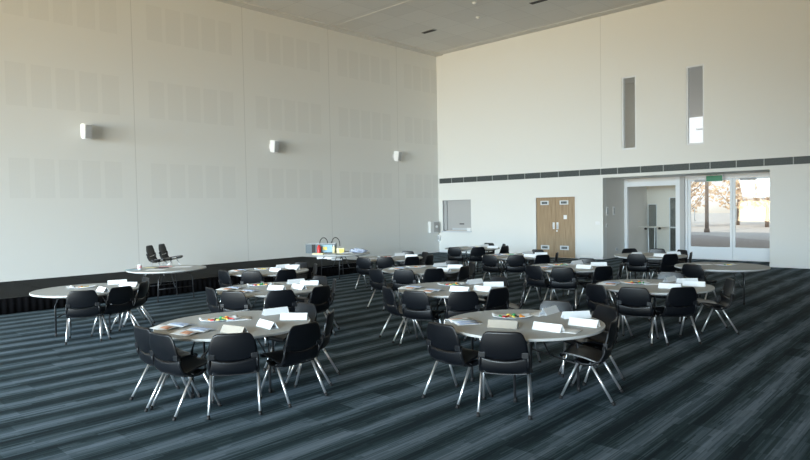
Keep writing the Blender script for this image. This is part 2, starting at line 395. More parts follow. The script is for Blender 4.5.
# daylight entering through each tall window: cool light from the sky, warm light thrown up by the ground outside
def daylight(x0, x1, z0, z1, tilt, col, power, name, spread, yaw):
    L = bpy.data.lights.new(name, 'AREA'); L.shape = 'RECTANGLE'; L.size = x1-x0; L.size_y = z1-z0; L.color = col; L.energy = power; L.spread = spread
    o = bpy.data.objects.new(name, L); COL.objects.link(o); o.location = ((x0+x1)/2, YF-.02, (z0+z1)/2)
    o.rotation_euler = (PI/2+math.radians(tilt), 0, math.radians(yaw))
for x, yaw in zip(wx, YAWS):
    daylight(x+.1, x+WW-.1, WZ0+2.2, WZ1-.1, SKYT, SKYC, SKYP, 'window_sky_light', math.radians(SPR), yaw)
    daylight(x+.1, x+WW-.1, WZ0+.1, WZ0+2.2, GNDT, GNDC, GNDP, 'window_ground_light', math.radians(SPR), yaw)

# skirting boards and ceiling trims
struct('baseboard_left', boxes((XL, XL+.02, YF, YB, 0, .10)), 'trimw', label='pale skirting board along the acoustic wall', cat='baseboard')
struct('baseboard_back', boxes((XL+.02, DOOR[0]-.06, YB-.02, YB, 0, .10), (DOOR[1]+.06, REC[0], YB-.02, YB, 0, .10), (REC[1], XR, YB-.02, YB, 0, .10)), 'trimw', label='pale skirting board along the wall with the doors', cat='baseboard')
struct('trim_1', boxes((XL, XL+.42, YF, YB, ZT-.05, ZT)), 'ceil', label='shallow ceiling margin above the acoustic wall', cat='ceiling trim')
struct('trim_2', boxes((XL+.42, XR, YB-.42, YB, ZT-.016, ZT)), 'ceil', label='shallow ceiling margin above the door wall', cat='ceiling trim')
struct('trim_3', boxes((XL+.42, XR, 15.60, 15.66, ZT-.010, ZT)), 'ceil', label='pale joint batten across the ceiling tiles', cat='ceiling trim')

# ceiling slot diffusers and small ceiling sensors
def diffuser(x, y, label):
    t = thing('ceiling_vent', label, 'vent', (x, y, ZT), group='black slot vents in the ceiling')
    obj('frame', boxes((-.33, .33, -.11, .11, -.025, 0)), 'plasticgrey', t)
    obj('slot_grille', boxes(*[(-.31+k*.155, -.31+k*.155+.145, -.095, .095, -.035, -.02) for k in range(4)]), 'black', t)
diffuser(-16.32, 18.79, 'black slotted ceiling vent near the corner of the two walls')
diffuser(-11.36, 18.87, 'black slotted ceiling vent farther from the corner, above the double doors')
for i, (x, y, lb) in enumerate([(-13.89, 18.79, 'small white round smoke detector on the ceiling between the two black vents'), (-13.0, 17.4, 'small white ceiling disc on the tiles ahead of the smoke detector')]):
    t = thing('smoke_detector', lb, 'smoke detector', (x, y, ZT))
    obj('base', mk(lambda b: lathe(b, [(0, 0), (.09, 0), (.09, -.02), (0, -.02)], 16)), 'plasticwhite', t)
    obj('sensor_head', mk(lambda b: lathe(b, [(.06, -.02), (.055, -.045), (.03, -.06), (0, -.06)], 16)), 'plasticwhite', t)

# narrow high windows
for n, (a, b, c, d), lb in ((1, W1, 'narrow tall window high in the wall, dark grey throughout'), (2, W2, 'narrow tall window high in the wall, bright at its foot')):
    w = struct(f'window_{n}', boxes((a, a+.05, YB+.03, YB+.16, c, d), (b-.05, b, YB+.03, YB+.16, c, d), (a+.05, b-.05, YB+.03, YB+.16, c, c+.05), (a+.05, b-.05, YB+.03, YB+.16, d-.05, d)), 'aluw', label=lb, cat='window')
    obj('pane', boxes((a+.05, b-.05, YB+.09, YB+.10, c+.05, d-.05)), 'glass', w)
    obj('sill', boxes((a-.02, b+.02, YB-.015, YB+.02, c-.03, c)), 'trimw', w)

# shutter hatch
a, b, c, d = HATCH
t = struct('window_4', boxes((a, a+.03, YB+.0, YB+.2, c, d), (b-.03, b, YB, YB+.2, c, d), (a+.03, b-.03, YB, YB+.2, d-.03, d)), 'plasticgrey', label='serving hatch closed by a grey roller shutter', cat='hatch')
obj('shutter_curtain', boxes(*[(a+.03, b-.03, YB+.14, YB+.16, c+.06+k*.0665, c+.06+k*.0665+.060) for k in range(20)]), 'shutter', t)
obj('backing', boxes((a+.03, b-.03, YB+.165, YB+.19, c+.02, d-.03)), 'shutter', t)
obj('guide_rail', boxes((a+.03, a+.19, YB+.08, YB+.13, c+.03, d-.03)), 'plasticgrey', t)
obj('counter_sill', boxes((a-.02, b+.02, YB-.06, YB+.2, c-.05, c)), 'alu', t)
obj('bottom_bar', rboxes(.008, (a+.5, b-.25, YB+.08, YB+.14, c+.05, c+.13)), 'alu', t)
obj('shutter_handle', rboxes(.006, (a+.90, a+1.15, YB+.11, YB+.14, c+.30, c+.345)), 'black', t)
bx = thing('card_box', 'small white box on the ledge of the shuttered hatch', 'box', (b-.13, YB+.05, c))
obj('body', rboxes(.006, (-.11, .11, -.05, .05, 0, .12)), 'plasticwhite', bx)
obj('lid', rboxes(.004, (-.115, .115, -.055, .055, .12, .145)), 'plasticwhite', bx)

# double doors
a, b, c, d = DOOR; mid = (a+b)/2
struct('door_frame_1', boxes((a-.05, a, YB-.02, YB+.2, 0, d+.05), (b, b+.05, YB-.02, YB+.2, 0, d+.05), (a, b, YB-.02, YB+.2, d, d+.05)), 'trimw', label='white frame around the oak double doors', cat='door frame')
for n, (p, q, h) in enumerate(((a+.004, mid-.004, -1), (mid+.004, b-.004, 1)), 1):
    dr = struct(f'door_{n}', boxes((p, q, YB+.02, YB+.065, .012, d-.004)), 'oak', label=('oak door leaf on the shutter side of the pair' if n == 1 else 'oak door leaf carrying the small white notice'), cat='door')
    for z in (2.19, .39):
        gx = (p+q)/2-.05
        v = obj('vent_grille', boxes((gx-.19, gx+.19, YB+.005, YB+.02, z-.085, z+.085)), 'alu', dr)
        obj('slots', boxes(*[(gx-.125+k*.0635, gx-.125+k*.0635+.055, YB+.001, YB+.006, z-.045, z+.045) for k in range(4)]), 'vent', v)
    hx = mid+h*.085
    pl = obj('push_plate', rboxes(.003, (hx-.045, hx+.045, YB+.012, YB+.02, 1.13, 1.40)), 'aluw', dr)
    obj('pull_handle', mk(lambda bm: tube(bm, [(hx+h*.01, YB+.012, 1.17), (hx+h*.01, YB-.04, 1.19), (hx+h*.01, YB-.04, 1.33), (hx+h*.01, YB+.012, 1.35)], .011, 8)), 'steel', pl)
    if n == 2:
        obj('lock_plate', rboxes(.003, (mid+.03, mid+.09, YB+.014, YB+.02, 1.03, 1.09)), 'aluw', dr)
        obj('notice', boxes((mid+.36, mid+.50, YB+.015, YB+.02, 1.53, 1.69)), 'card', dr)

# continuous linear air grille
t = thing('air_grille', 'long dark horizontal air grille running across the white wall', 'vent', (0, YB-.003, 0))
ticks = [-18.62, -17.90, -17.20, -16.46, -15.63, -14.83, -14.0, -13.26, -12.45, -11.54, -10.67, -10.01, -9.15, -8.34, -7.46, -6.80, -6.0, -5.2, -4.4, -3.6]+[-2.8+.8*k for k in range(14)]
obj('backing', boxes((ticks[0], ticks[-1], -.02, 0, 3.20, 3.43)), 'vent', t)
for p, q in zip(ticks, ticks[1:]):
    obj('louvre_panel', boxes(*[(p+.012, q-.012, -.045, -.02, 3.215+k*.0345, 3.215+k*.0345+.022) for k in range(6)]), 'vent', t)
for p in ticks: obj('divider', boxes((p-.012, p+.012, -.05, -.02, 3.20, 3.43)), 'ventbar', t)

# wall loudspeakers
def speaker(y, z, label):
    t = thing('wall_speaker', label, 'speaker', (XL, y, z), group='white wall speakers')
    obj('wall_plate', rboxes(.005, (0, .025, -.07, .07, -.09, .09)), 'plasticwhite', t)
    obj('bracket_arm', mk(lambda b: tube(b, [(.02, 0, 0), (.10, 0, 0), (.14, -.02, -.01)], .022, 8)), 'plasticwhite', t)
    def cab(bm):
        A = [(.13, -.14, -.20), (.13, .13, -.20), (.13, .13, .22), (.13, -.14, .22)]
        B = [(.34, -.10, -.24), (.34, .10, -.24), (.40, .10, .18), (.40, -.10, .18)]
        va = [bm.verts.new(p) for p in A]; vb = [bm.verts.new(p) for p in B]
        bm.faces.new(va[::-1]); bm.faces.new(vb)
        for k in range(4): bm.faces.new((va[k], va[(k+1) % 4], vb[(k+1) % 4], vb[k]))
        bmesh.ops.bevel(bm, geom=bm.edges[:], offset=.025, segments=3, affect='EDGES')
    obj('cabinet', cab, 'plasticwhite', t)
    def grl(bm):
        P = [(.352, -.085, -.215), (.352, .085, -.215), (.408, .085, .155), (.408, -.085, .155)]
        va = [bm.verts.new(p) for p in P]; vb = [bm.verts.new((p[0]-.02, p[1], p[2])) for p in P]
        bm.faces.new(va); bm.faces.new(vb[::-1])
        for k in range(4): bm.faces.new((va[k], vb[k], vb[(k+1) % 4], va[(k+1) % 4]))
    obj('grille', grl, 'plasticgrey', t)
speaker(12.83, 4.37, 'white wall speaker high above the table below the platform end')
speaker(19.12, 4.33, 'white wall speaker nearest the corner of the two walls')
speaker(6.54, 4.41, 'white wall speaker farthest from the corner, over the near platform')

# boxes on the wall near the corner
t = thing('wall_cabinet', 'pale grey wall box with a round white knob beside the corner', 'wall box', (XL, 21.62, 1.19))
obj('body', rboxes(.012, (0, .14, -.32, .30, -.26, .26)), 'trimw', t)
obj('front_panel', rboxes(.006, (.135, .15, -.10, .27, -.23, .23)), 'shutter', t)
obj('knob', mk(lambda bm: tube(bm, [(.15, .08, .02), (.20, .08, .02)], .06, 14)), 'plasticwhite', t)
t = thing('corner_sensor', 'small white and grey box low in the corner', 'sensor', (-18.72, YB, .66))
obj('body', rboxes(.01, (-.09, .09, -.11, 0, -.13, .13)), 'plasticwhite', t)
obj('lens', rboxes(.01, (-.01, .07, -.135, -.10, -.08, .09)), 'plasticgrey', t)
t = thing('card_reader', 'small pale switch plate on the wall between doors and recess', 'switch', (-10.83, YB, 1.38))
obj('plate', rboxes(.004, (-.09, .09, -.012, 0, -.06, .06)), 'plasticwhite', t)
obj('rocker', rboxes(.003, (-.05, .05, -.018, -.01, -.03, .03)), 'plasticwhite', t)

# ------------------------------------------------------------ glazed recess, lobby and doors outward
RX, YG = -10.613, 24.0
struct('wall_recess', boxes((RX-.2, RX, YB+.3, 26.4, -.2, 3.3)), 'recess', label='grey side wall of the recess with switch plates', cat='wall')
struct('wall_recess_end', boxes((REC[1], REC[1]+.2, YB+.3, YG+.2, -.2, 3.3)), 'recess', label='far side wall of the glazed recess', cat='wall')
struct('ceiling_recess', boxes((RX-.2, REC[1]+.2, YB+.3, YG+.06, 3.08, 3.3)), 'trimw', label='flat soffit over the glazed recess', cat='ceiling')
for y, z, w, h, lb in ((22.42, 1.82, .17, .32, 'white switch plate inside the recess, the nearer upper one'), (22.98, 1.83, .17, .32, 'white switch plate inside the recess, the farther upper one'), (22.36, 1.28, .12, .13, 'small socket plate below the recess switch plates'), (23.2, .32, .12, .12, 'low socket near the floor of the recess wall')):
    t = thing('switch_plate', lb, 'switch', (RX, y, z), group='plates on the recess wall')
    obj('plate', rboxes(.004, (0, .014, -w/2, w/2, -h/2, h/2)), 'plasticwhite', t)
    obj('insert', rboxes(.003, (.012, .02, -w*.28, w*.28, -h*.36, h*.36)), 'plasticgrey', t)
ZH = 3.06
gs = struct('window_5', boxes((RX, RX+.12, YG-.06, YG+.06, 0, ZH), (-8.62, -8.43, YG-.06, YG+.06, 0, ZH), (RX+.12, -8.62, YG-.06, YG+.06, 2.76, 2.94), (RX+.12, -8.62, YG-.05, YG+.05, 0, .12)), 'aluw', label='glazed screen in pale frame beside the glass doors', cat='window')
obj('top_rail', boxes((RX+.12, -8.62, YG-.04, YG+.04, 2.94, ZH)), 'trimw', gs)
obj('pane', boxes((RX+.12, -8.62, YG-.006, YG+.006, .12, 2.76)), 'glass', gs)
struct('trim_4', boxes((-8.43, -8.26, YG-.16, YG+.10, 0, ZH)), 'shutter', label='blue-grey post between glazed screen and glass doors', cat='post')
fr = struct('door_frame_2', boxes((-8.26, -8.18, YG-.08, YG+.08, 0, 3.08), (-5.20, -5.05, YG-.08, YG+.08, 0, 3.08), (-8.18, -5.20, YG-.08, YG+.08, 2.96, 3.08), (-8.18, -5.20, YG-.08, YG+.10, 0, .02)), 'aluw', label='pale frame around the glass doors to outside', cat='door frame')
for n, (p, q, hx, lb) in enumerate(((-8.17, -6.66, -7.92, 'glass door leaf next to the glazed screen'), (-6.65, -5.21, -6.52, 'second glass door leaf farther from the glazed screen')), 3):
    dr = struct(f'door_{n}', boxes((p, p+.08, YG-.03, YG+.03, .03, 2.95), (q-.08, q, YG-.03, YG+.03, .03, 2.95), (p+.08, q-.08, YG-.03, YG+.03, 2.87, 2.95), (p+.08, q-.08, YG-.03, YG+.03, .03, .46)), 'aluw', label=lb, cat='door')
    obj('pane', boxes((p+.08, q-.08, YG-.006, YG+.006, .46, 2.87)), 'glass', dr)
    obj('pull_handle', mk(lambda bm: tube(bm, [(hx, YG-.03, 1.42), (hx, YG-.10, 1.45), (hx, YG-.10, 1.88), (hx, YG-.03, 1.91)], .016, 8)), 'aluw', dr)
    obj('door_closer', rboxes(.01, (p+.25, p+.75, YG-.11, YG-.03, 2.84, 2.92)), 'plasticgrey', dr)
t = thing('exit_sign', 'green exit sign box hanging above the glass doors', 'exit sign', (-7.26, YG-.28, 2.80))
obj('housing', rboxes(.008, (-.20, .36, -.03, .03, .03, .25)), 'plasticwhite', t)
obj('green_face', boxes((-.19, .35, -.036, -.029, .04, .24)), 'exitgreen', t)
obj('hanger', boxes((-.05, -.03, -.01, .01, .25, .28), (.13, .15, -.01, .01, .25, .28)), 'plasticgrey', t)

# lobby seen through the screen
struct('floor_lobby', boxes((RX, -9.0, YG+.06, 26.4, -.2, 0)), 'asph', label='dull floor of the lobby behind the glazed screen', cat='floor')
struct('ceiling_lobby', boxes((RX-.2, -9.0, YG+.06, 26.4, 3.0, 3.3)), 'trimw', label='lobby ceiling behind the glazed screen', cat='ceiling')
LD = ((-10.60, -10.20), (-9.70, -9.36))
struct('wall_lobby', boxes((-10.20, -9.70, 26.2, 26.4, 0, 3.0), (-9.36, -9.0, 26.2, 26.4, 0, 3.0), (RX, -10.20, 26.2, 26.4, 2.07, 3.0), (-9.70, -9.36, 26.2, 26.4, 2.33, 3.0)), 'lobby', label='beige lobby wall behind the glazed screen', cat='wall')
struct('wall_lobby_back', boxes((-11.4, -9.5, 27.6, 27.8, 0, 3.0)), 'soffit', label='dark grey wall behind the slim lobby windows', cat='wall')
for n, ((p, q), top, lb) in enumerate(((LD[0], 2.07, 'slim dark glass panel in the lobby corner'), (LD[1], 2.33, 'slim dark glass panel near the screen post')), 6):
    w = struct(f'window_{n}', boxes((p, p+.03, 26.22, 26.3, 0, top), (q-.03, q, 26.22, 26.3, 0, top), (p+.03, q-.03, 26.22, 26.3, top-.03, top), (p+.03, q-.03, 26.22, 26.3, 0, .1), (p+.03, q-.03, 26.22, 26.3, 1.05, 1.10)), 'alu', label=lb, cat='window')
    obj('pane', boxes((p+.03, q-.03, 26.25, 26.26, .1, top-.03)), 'glassd', w)
t = thing('high_table', 'tall slim table standing in the lobby behind the glass', 'table', (-10.02, 25.2, 0), math.radians(40))
obj('tabletop', rboxes(.008, (-.45, .45, -.22, .22, 1.12, 1.15)), 'lobby', t)
for s in (-.3, .25):
    obj('leg', mk(lambda b: tube(b, [(s*.5, 0, 1.13), (s*.4, 0, .03)], .02, 8)), 'aluw', t)
obj('base', rboxes(.01, (-.25, .25, -.18, .18, 0, .03)), 'alu', t)
for s in (-.28, .27): obj('clamp_knob', mk(lambda b: lathe(b, [(0, 1.02), (.05, 1.03), (.06, 1.07), (.05, 1.11), (0, 1.12)], 12, (s, -.1))), 'black', t)

# outdoors beyond the glass doors
struct('ground_outside', boxes((-90, 40, YG+.10, 140, -.35, -.05)), 'pave', label='pale paved ground outside the glass doors', cat='ground')
def road(bm):
    P = [(-9.5, 24.3), (2, 24.3), (-4, 33), (-13.8, 43.5), (-17, 43.5)]
    a = [bm.verts.new((x, y, -.045)) for x, y in P]; b = [bm.verts.new((x, y, -.10)) for x, y in P]
    bm.faces.new(a); bm.faces.new(b[::-1])
    for k in range(5): bm.faces.new((a[k], b[k], b[(k+1) % 5], a[(k+1) % 5]))
struct('road_outside', road, 'asph', label='brown-grey tarmac path outside the glass doors', cat='path')
def tree(x, y, h, r, seed, label):
    R = random.Random(seed)
    t = thing('autumn_tree', label, 'tree', (x, y, -.05), group='autumn trees outside')
    def tr(bm):
        tube(bm, [(0, 0, 0), (.05, 0, h*.4), (0, .05, h*.75)], .16, 8, .06)
        for k in range(9):
            a = R.uniform(0, 2*PI); z = h*R.uniform(.2, .6); l = r*R.uniform(.6, .95)
            tube(bm, [(0, 0, z), (l*.5*math.cos(a), l*.5*math.sin(a), z+h*.12), (l*math.cos(a), l*math.sin(a), z+h*.3)], .05, 5, .015)
    obj('trunk', tr, 'bark', t)
    def cr(bm):
        for k in range(700):
            while True:
                p = Vector((R.uniform(-1, 1), R.uniform(-1, 1), R.uniform(-1, 1)))
                if p.length < 1: break
            p = Vector((p.x*r, p.y*r, h*.62+p.z*h*.42)); s = R.uniform(.10, .24)
            a = Vector((R.uniform(-1, 1), R.uniform(-1, 1), R.uniform(-1, 1))).normalized(); b = a.orthogonal().normalized()
            bm.faces.new([bm.verts.new(p+s*q) for q in (a, b*.6, -a, -b*.6)])
    obj('crown', cr, 'leafa', t)
TR = [(-24.6, 66, 6.6, 2.7, 'tan autumn tree outside, seen just inside the near door frame'), (-19.9, 58, 6.0, 2.6, 'tan autumn tree outside, second from the near door frame'), (-17.3, 64, 6.6, 2.7, 'tan autumn tree outside, third from the near door frame'), (-13.6, 58.5, 6.2, 2.6, 'tan autumn tree outside, fourth from the near door frame'), (-11.2, 65, 6.6, 2.8, 'tan autumn tree outside, fifth from the near door frame'), (-7.2, 59, 6.2, 2.6, 'tan autumn tree outside, sixth from the near door frame')]
for i, (x, y, h, r, lb) in enumerate(TR): tree(x, y, h, r, 11+i, lb)
t = thing('lamp_post', 'brown-grey post standing outside behind the glass door', 'post', (-14.9, 47.5, -.05))
obj('pole', mk(lambda b: tube(b, [(0, 0, 0), (0, 0, 7.5)], .14, 10, .10)), 'bark', t)
obj('base', mk(lambda b: lathe(b, [(0, 0), (.2, 0), (.19, .2), (.15, .3), (0, .3)], 12)), 'bark', t)
obj('lantern', rboxes(.03, (-.7, .2, -.15, .15, 7.45, 7.6)), 'alu', t)
# roof overhang and neighbouring block seen through the high windows
struct('roof_overhang', boxes((-24, -2, YB+.35, 40.0, 7.35, 7.8)), 'soffit', label='grey roof overhang seen through the high windows', cat='roof')
struct('wall_neighbour', boxes((-24, -11.12, 26.5, 29, 3.4, 9)), 'soffit', label='grey neighbouring wall seen through the darker high window', cat='wall')

# ------------------------------------------------------------ platform
YS = [1.86+1.36*k for k in range(10)]; XS = -14.95; HS = .342
for p, q in zip(YS, YS[1:]):
    t = thing('stage_deck', 'black low platform deck section against the acoustic wall', 'platform', (XL, p, 0), group='platform deck sections')
    obj('deck_top', rboxes(.006, (.03, XS-XL-.03, .006, q-p-.006, HS-.05, HS)), 'deck', t)
    obj('edge_strip', boxes((XS-XL-.03, XS-XL, .006, q-p-.006, HS-.05, HS)), 'decke', t)
    obj('support_frame', boxes((.2, .26, .1, q-p-.1, 0, HS-.05), (XS-XL-.26, XS-XL-.20, .1, q-p-.1, 0, HS-.05)), 'decke', t)
def drape(end):
    def f(bm):
        if not end:
            n = 620; L = YS[-1]-YS[0]; pts = [(XS+.032+.010*math.sin(i*.9)+.004*math.sin(i*.37), YS[0]+L*i/n) for i in range(n+1)]
        else: pts = [(XS+.02-(XS-XL-.06)*i/150, YS[-1]+.032+.010*math.sin(i*.9)) for i in range(151)]
        A = [bm.verts.new((x, y, .004)) for x, y in pts]; B = [bm.verts.new((x-(0 if end else .012), y-(.012 if end else 0), HS-.012)) for x, y in pts]
        for i in range(len(pts)-1): bm.faces.new((A[i], A[i+1], B[i+1], B[i])).smooth = True
    return f
for e_, lb in ((False, 'black pleated drape along the front of the low platform'), (True, 'black pleated drape across the short end of the low platform')):
    o = obj('stage_drape', drape(e_), 'skirt'); tag(o, lb, 'drape')
    sm = o.modifiers.new('thick', 'SOLIDIFY'); sm.thickness = .004

# ------------------------------------------------------------ chair
def chair_master():
    t = thing('shell_chair', 'x', 'chair')
    HW = .235
    def back(bm):
        def f(u, v):
            a = 2*u-1
            w = .240-.010*v
            top = .842-.075*max(0., (abs(a)-.55)/.45)**3.2
            bot = .600-.052*(1-abs(a)**2.2)
            z = bot+(top-bot)*v
            x = a*w*(1-.07*v**5*a*a)
            y = -.212-.225*(z-.50)+.030*a*a - .02*math.sin(PI*min(1, max(0, (z-.5)/.34)))
            return (x, y, z)
        sheet(bm, f, 18, 12, .014)
    obj('backrest', back, 'plastic', t)
    P = [(.238, .432), (.246, .452), (.225, .467), (.15, .464), (.0, .440), (-.10, .412), (-.165, .400), (-.207, .425), (-.226, .480), (-.230, .542)]
    def prof(s):
        k = s*(len(P)-1); i = min(int(k), len(P)-2); f = k-i
        q = lambda j: P[max(0, min(len(P)-1, j))]
        out = []
        for c in (0, 1):
            p0, p1, p2, p3 = q(i-1)[c], q(i)[c], q(i+1)[c], q(i+2)[c]
            out.append(.5*((2*p1)+(-p0+p2)*f+(2*p0-5*p1+4*p2-p3)*f*f+(-p0+3*p1-3*p2+p3)*f**3))
        return out
    def seat(bm):
        def f(u, v):
            a = 2*u-1; y, z = prof(v)
            w = .222+.018*min(1, v*2)
            if v < .25: w -= .03*(1-v/.25)**2
            up = max(0., (v-.6)/.4)
            z2 = z + .016*abs(a)**4*(1-up) - .0*up
            if v > .6: z2 += up*(.045*abs(a)**2.2)            # sides rise to meet the brackets
            y2 = y+.030*a*a*up
            return (a*w, y2, z2)
        sheet(bm, f, 16, 22, .014)
    obj('seat', seat, 'plastic', t)
    def under(bm):
        def f(u, v):
            a = 2*u-1; y = -.15+.25*v; z = .398-.016*math.sin(PI*min(1, v*1.05))+.012*v+.01*a*a
            return (a*.215, y, z)
        sheet(bm, f, 8, 8, .012)
    obj('seat_pan', under, 'plastic2', t)
    for s in (-1, 1):
        obj('hinge_bracket', rboxes(.008, (min(s*.175, s*.247), max(s*.175, s*.247), -.243, -.198, .572, .632)), 'plastic2', t)
        obj('frame_bracket', mk(lambda bm: (tube(bm, [(s*.232, .10, .43), (s*.236, .02, .395), (s*.236, -.07, .395), (s*.236, -.17, .44), (s*.238, -.212, .53), (s*.236, -.215, .60)], .016, 8))), 'plastic2', t)
        for nm, A, B in (('f', (s*.228, .06, .415), (s*.252, .245, .012)), ('r', (s*.232, -.06, .415), (s*.250, -.300, .010))):
            l = obj('leg', mk(lambda bm: tube(bm, [A, B], .0135, 10)), 'steel', t)
            A_, B_ = Vector(A), Vector(B); d = (B_-A_).normalized()
            gl = obj('foot_glide', mk(lambda bm: tube(bm, [B_-d*.03, B_+d*.010], .0165, 10)), 'rubber', l)
    return t
CH = chair_master()
USED = [False]
def place_chair(x, y, deg, label, group, z=0.):
    if not USED[0]:
        USED[0] = True; CH.location = (x, y, z); CH.rotation_euler.z = math.radians(deg-90); CH['label'] = label; CH['group'] = group; return CH
    return dup(CH, (x, y, z), math.radians(deg-90), label, group)

# ------------------------------------------------------------ tables
R0 = .895
def table_master():
    t = thing('round_table', 'x', 'table')
    obj('tabletop', mk(lambda b: lathe(b, [(0, ZC-.028), (R0-.012, ZC-.028), (R0-.012, ZC), (0, ZC)], 96, smooth=False)), 'table', t)
    obj('edge_band', mk(lambda b: lathe(b, [(R0-.014, ZC-.0285), (R0-.003, ZC-.0285), (R0, ZC-.024), (R0, ZC-.004), (R0-.004, ZC+.0005), (R0-.014, ZC+.0005), (R0-.014, ZC-.0285)], 96)), 'edge', t)
    obj('apron_ring', mk(lambda b: lathe(b, [(R0-.12, ZC-.028), (R0-.12, ZC-.055), (R0-.14, ZC-.055), (R0-.14, ZC-.028), (R0-.12, ZC-.028)], 64)), 'plasticgrey', t)
    for s in (-1, 1):
        for q in (-1, 1):
            lg = obj('leg', mk(lambda b: tube(b, [(s*.30, q*.20, ZC-.05), (s*.40, q*.36, ZC-.12), (s*.42, q*.42, ZC-.22), (s*.42, q*.44, .02)], .0145, 8)), 'legdark', t)
            obj('foot_cap', mk(lambda b: tube(b, [(s*.42, q*.44, .05), (s*.42, q*.44, 0)], .019, 8)), 'rubber', lg)
        obj('cross_bar', mk(lambda b: tube(b, [(s*.42, -.435, .30), (s*.42, .435, .30)], .011, 8)), 'legdark', t)
        obj('brace', mk(lambda b: tube(b, [(s*.10, 0, ZC-.04), (s*.22, 0, ZC-.13), (s*.36, 0, .34), (s*.42, 0, .30)], .010, 8)), 'legdark', t)
    obj('folding_rail', boxes((-.55, .55, -.03, .03, ZC-.052, ZC-.028)), 'legdark', t)
    return t
TB = table_master()
TN = {'T1': 'front platform-row table', 'T3': 'second platform-row table', 'T5': 'third platform-row table',
      'T2': 'front centre-row table', 'T8': 'second centre-row table', 'T9': 'third centre-row table', 'T10': 'fourth centre-row table',
      'T15': 'front door-row table', 'T13': 'second door-row table', 'T12': 'third door-row table', 'T11': 'fourth door-row table',
      'T14': 'table before the glazed screen', 'T16': 'table nearest the glass doors', 'T4': 'table beside the platform edge'}
TL = {'T1': 'round grey table nearest the camera in the row beside the platform', 'T3': 'round grey table second in the row beside the platform', 'T5': 'round grey table third in the row beside the platform',
      'T2': 'round grey table nearest the camera in the centre row', 'T8': 'round grey table second in the centre row', 'T9': 'round grey table third in the centre row', 'T10': 'round grey table fourth in the centre row',
      'T15': 'round grey table nearest the camera in the row leading to the doors', 'T13': 'round grey table second in the row leading to the doors', 'T12': 'round grey table third in the row leading to the doors', 'T11': 'round grey table fourth in its row, near the wall with the hatch',
      'T14': 'round grey table standing before the glazed screen', 'T16': 'round grey table nearest the glass doors', 'T4': 'round grey table close beside the platform edge, cut off by the photo',
      'T6': 'round grey table without chairs, littered with papers, below two platform chairs', 'T7': 'round grey table at the platform end carrying craft supplies'}
TROT = {'T6': 0, 'T7': 0, 'T1': 53, 'T2': 68, 'T8': 60, 'T3': 58, 'T15': 64}
for i, (k, (x, y)) in enumerate(TABLES.items()):
    rz = math.radians(TROT.get(k, (i*37) % 90))
    if i == 0: TB.location = (x, y, 0); TB.rotation_euler.z = rz; TB['label'] = TL[k]; TB['group'] = 'round grey folding tables'
    else: dup(TB, (x, y, 0), rz, TL[k], 'round grey folding tables')

ORD = ['first', 'second', 'third', 'fourth', 'fifth', 'sixth', 'seventh', 'eighth', 'ninth']
def ordn(i, n):
    if n == 1: return 'only'
    if i == 0: return 'leftmost'
    if i == n-1: return 'rightmost'
    return ORD[i]+' from left'
for k, L in CHAIRS.items():
    n = len(L)
    for i, (x, y, deg) in enumerate(L):
        dv = (deg-133.5+180) % 360-180
        view = 'seen from behind' if abs(dv) < 60 else ('seen side-on' if abs(dv) < 120 else 'facing the camera')
        place_chair(x, y, deg, f'black shell chair {view}, {ordn(i, n)} at the {TN[k]}', 'black shell chairs around the tables')
place_chair(-16.92, 8.13, 41, 'black shell chair on the platform, farther back of the two', 'two chairs on the platform', HS)
place_chair(-16.48, 7.58, 41, 'black shell chair on the platform, nearer the camera of the two', 'two chairs on the platform', HS)

# ------------------------------------------------------------ things on the tables
M['text'] = mat('grey_printed_text', (.30, .32, .36, 1), .7)
def tent_master():
    t = thing('name_tent', 'x', 'name tent')
    L, h, d, th = .165, .078, .055, .003
    def panel(s):
        def f(bm):
            a = [(-L, s*d, 0), (L, s*d, 0), (L, s*.002, h), (-L, s*.002, h)]
            b = [(p[0], p[1]-s*th, p[2]) for p in a]
            va = [bm.verts.new(p) for p in a]; vb = [bm.verts.new(p) for p in b]
            bm.faces.new(va); bm.faces.new(vb[::-1])
            for q in range(4): bm.faces.new((va[q], vb[q], vb[(q+1) % 4], va[(q+1) % 4]))
        return f
    obj('front_panel', panel(-1), 'card', t)
    obj('back_panel', panel(1), 'card', t)
    def base(bm): box(bm, -L, L, -d+.004, d-.004, .0, .002)
    obj('base_panel', base, 'card', t)
    return t
def booklet_master():
    t = thing('booklet', 'x', 'booklet')
    def pg(s):
        def f(u, v):
            x = s*.21*u; return (x, -.15+.30*v, .003+.020*math.sin(PI*min(1, u*1.1))*(1-u*.6))
        return lambda bm: sheet(bm, f, 10, 4, .0025)
    obj('page', pg(-1), 'white', t); obj('page', pg(1), 'white', t)
    zz = lambda x: .003+.020*math.sin(PI*min(1, abs(x)/.21*1.1))*(1-abs(x)/.21*.6)
    def patch(x0, x1, y0, y1):
        def f(u, v):
            x = x0+(x1-x0)*u; return (x, y0+(y1-y0)*v, zz(x)+.0042)
        return lambda bm: sheet(bm, f, 5, 1, .001)
    obj('picture', patch(-.165, -.075, -.12, .03), 'orange', t)
    obj('column', patch(-.05, -.015, -.12, .12), 'greyprint', t)
    for a in (.03, .09, .15): obj('text_column', patch(a, a+.04, -.12, .12), 'blueprint', t)
    return t
def plate_master():
    t = thing('paper_plate', 'x', 'paper')
    def f(u, v):
        a, b = 2*u-1, 2*v-1
        return (a*.23, b*.13*(1-.25*a*a), .003+.022*abs(a)**2.5+.018*abs(b)**3)
    obj('sheet', mk(lambda b: sheet(b, f, 12, 8, .002)), 'white', t)
    return t
TENT, BOOK, PLATE = tent_master(), booklet_master(), plate_master()
first = {'tn': TENT, 'bk': BOOK, 'pl': PLATE}
used = set()
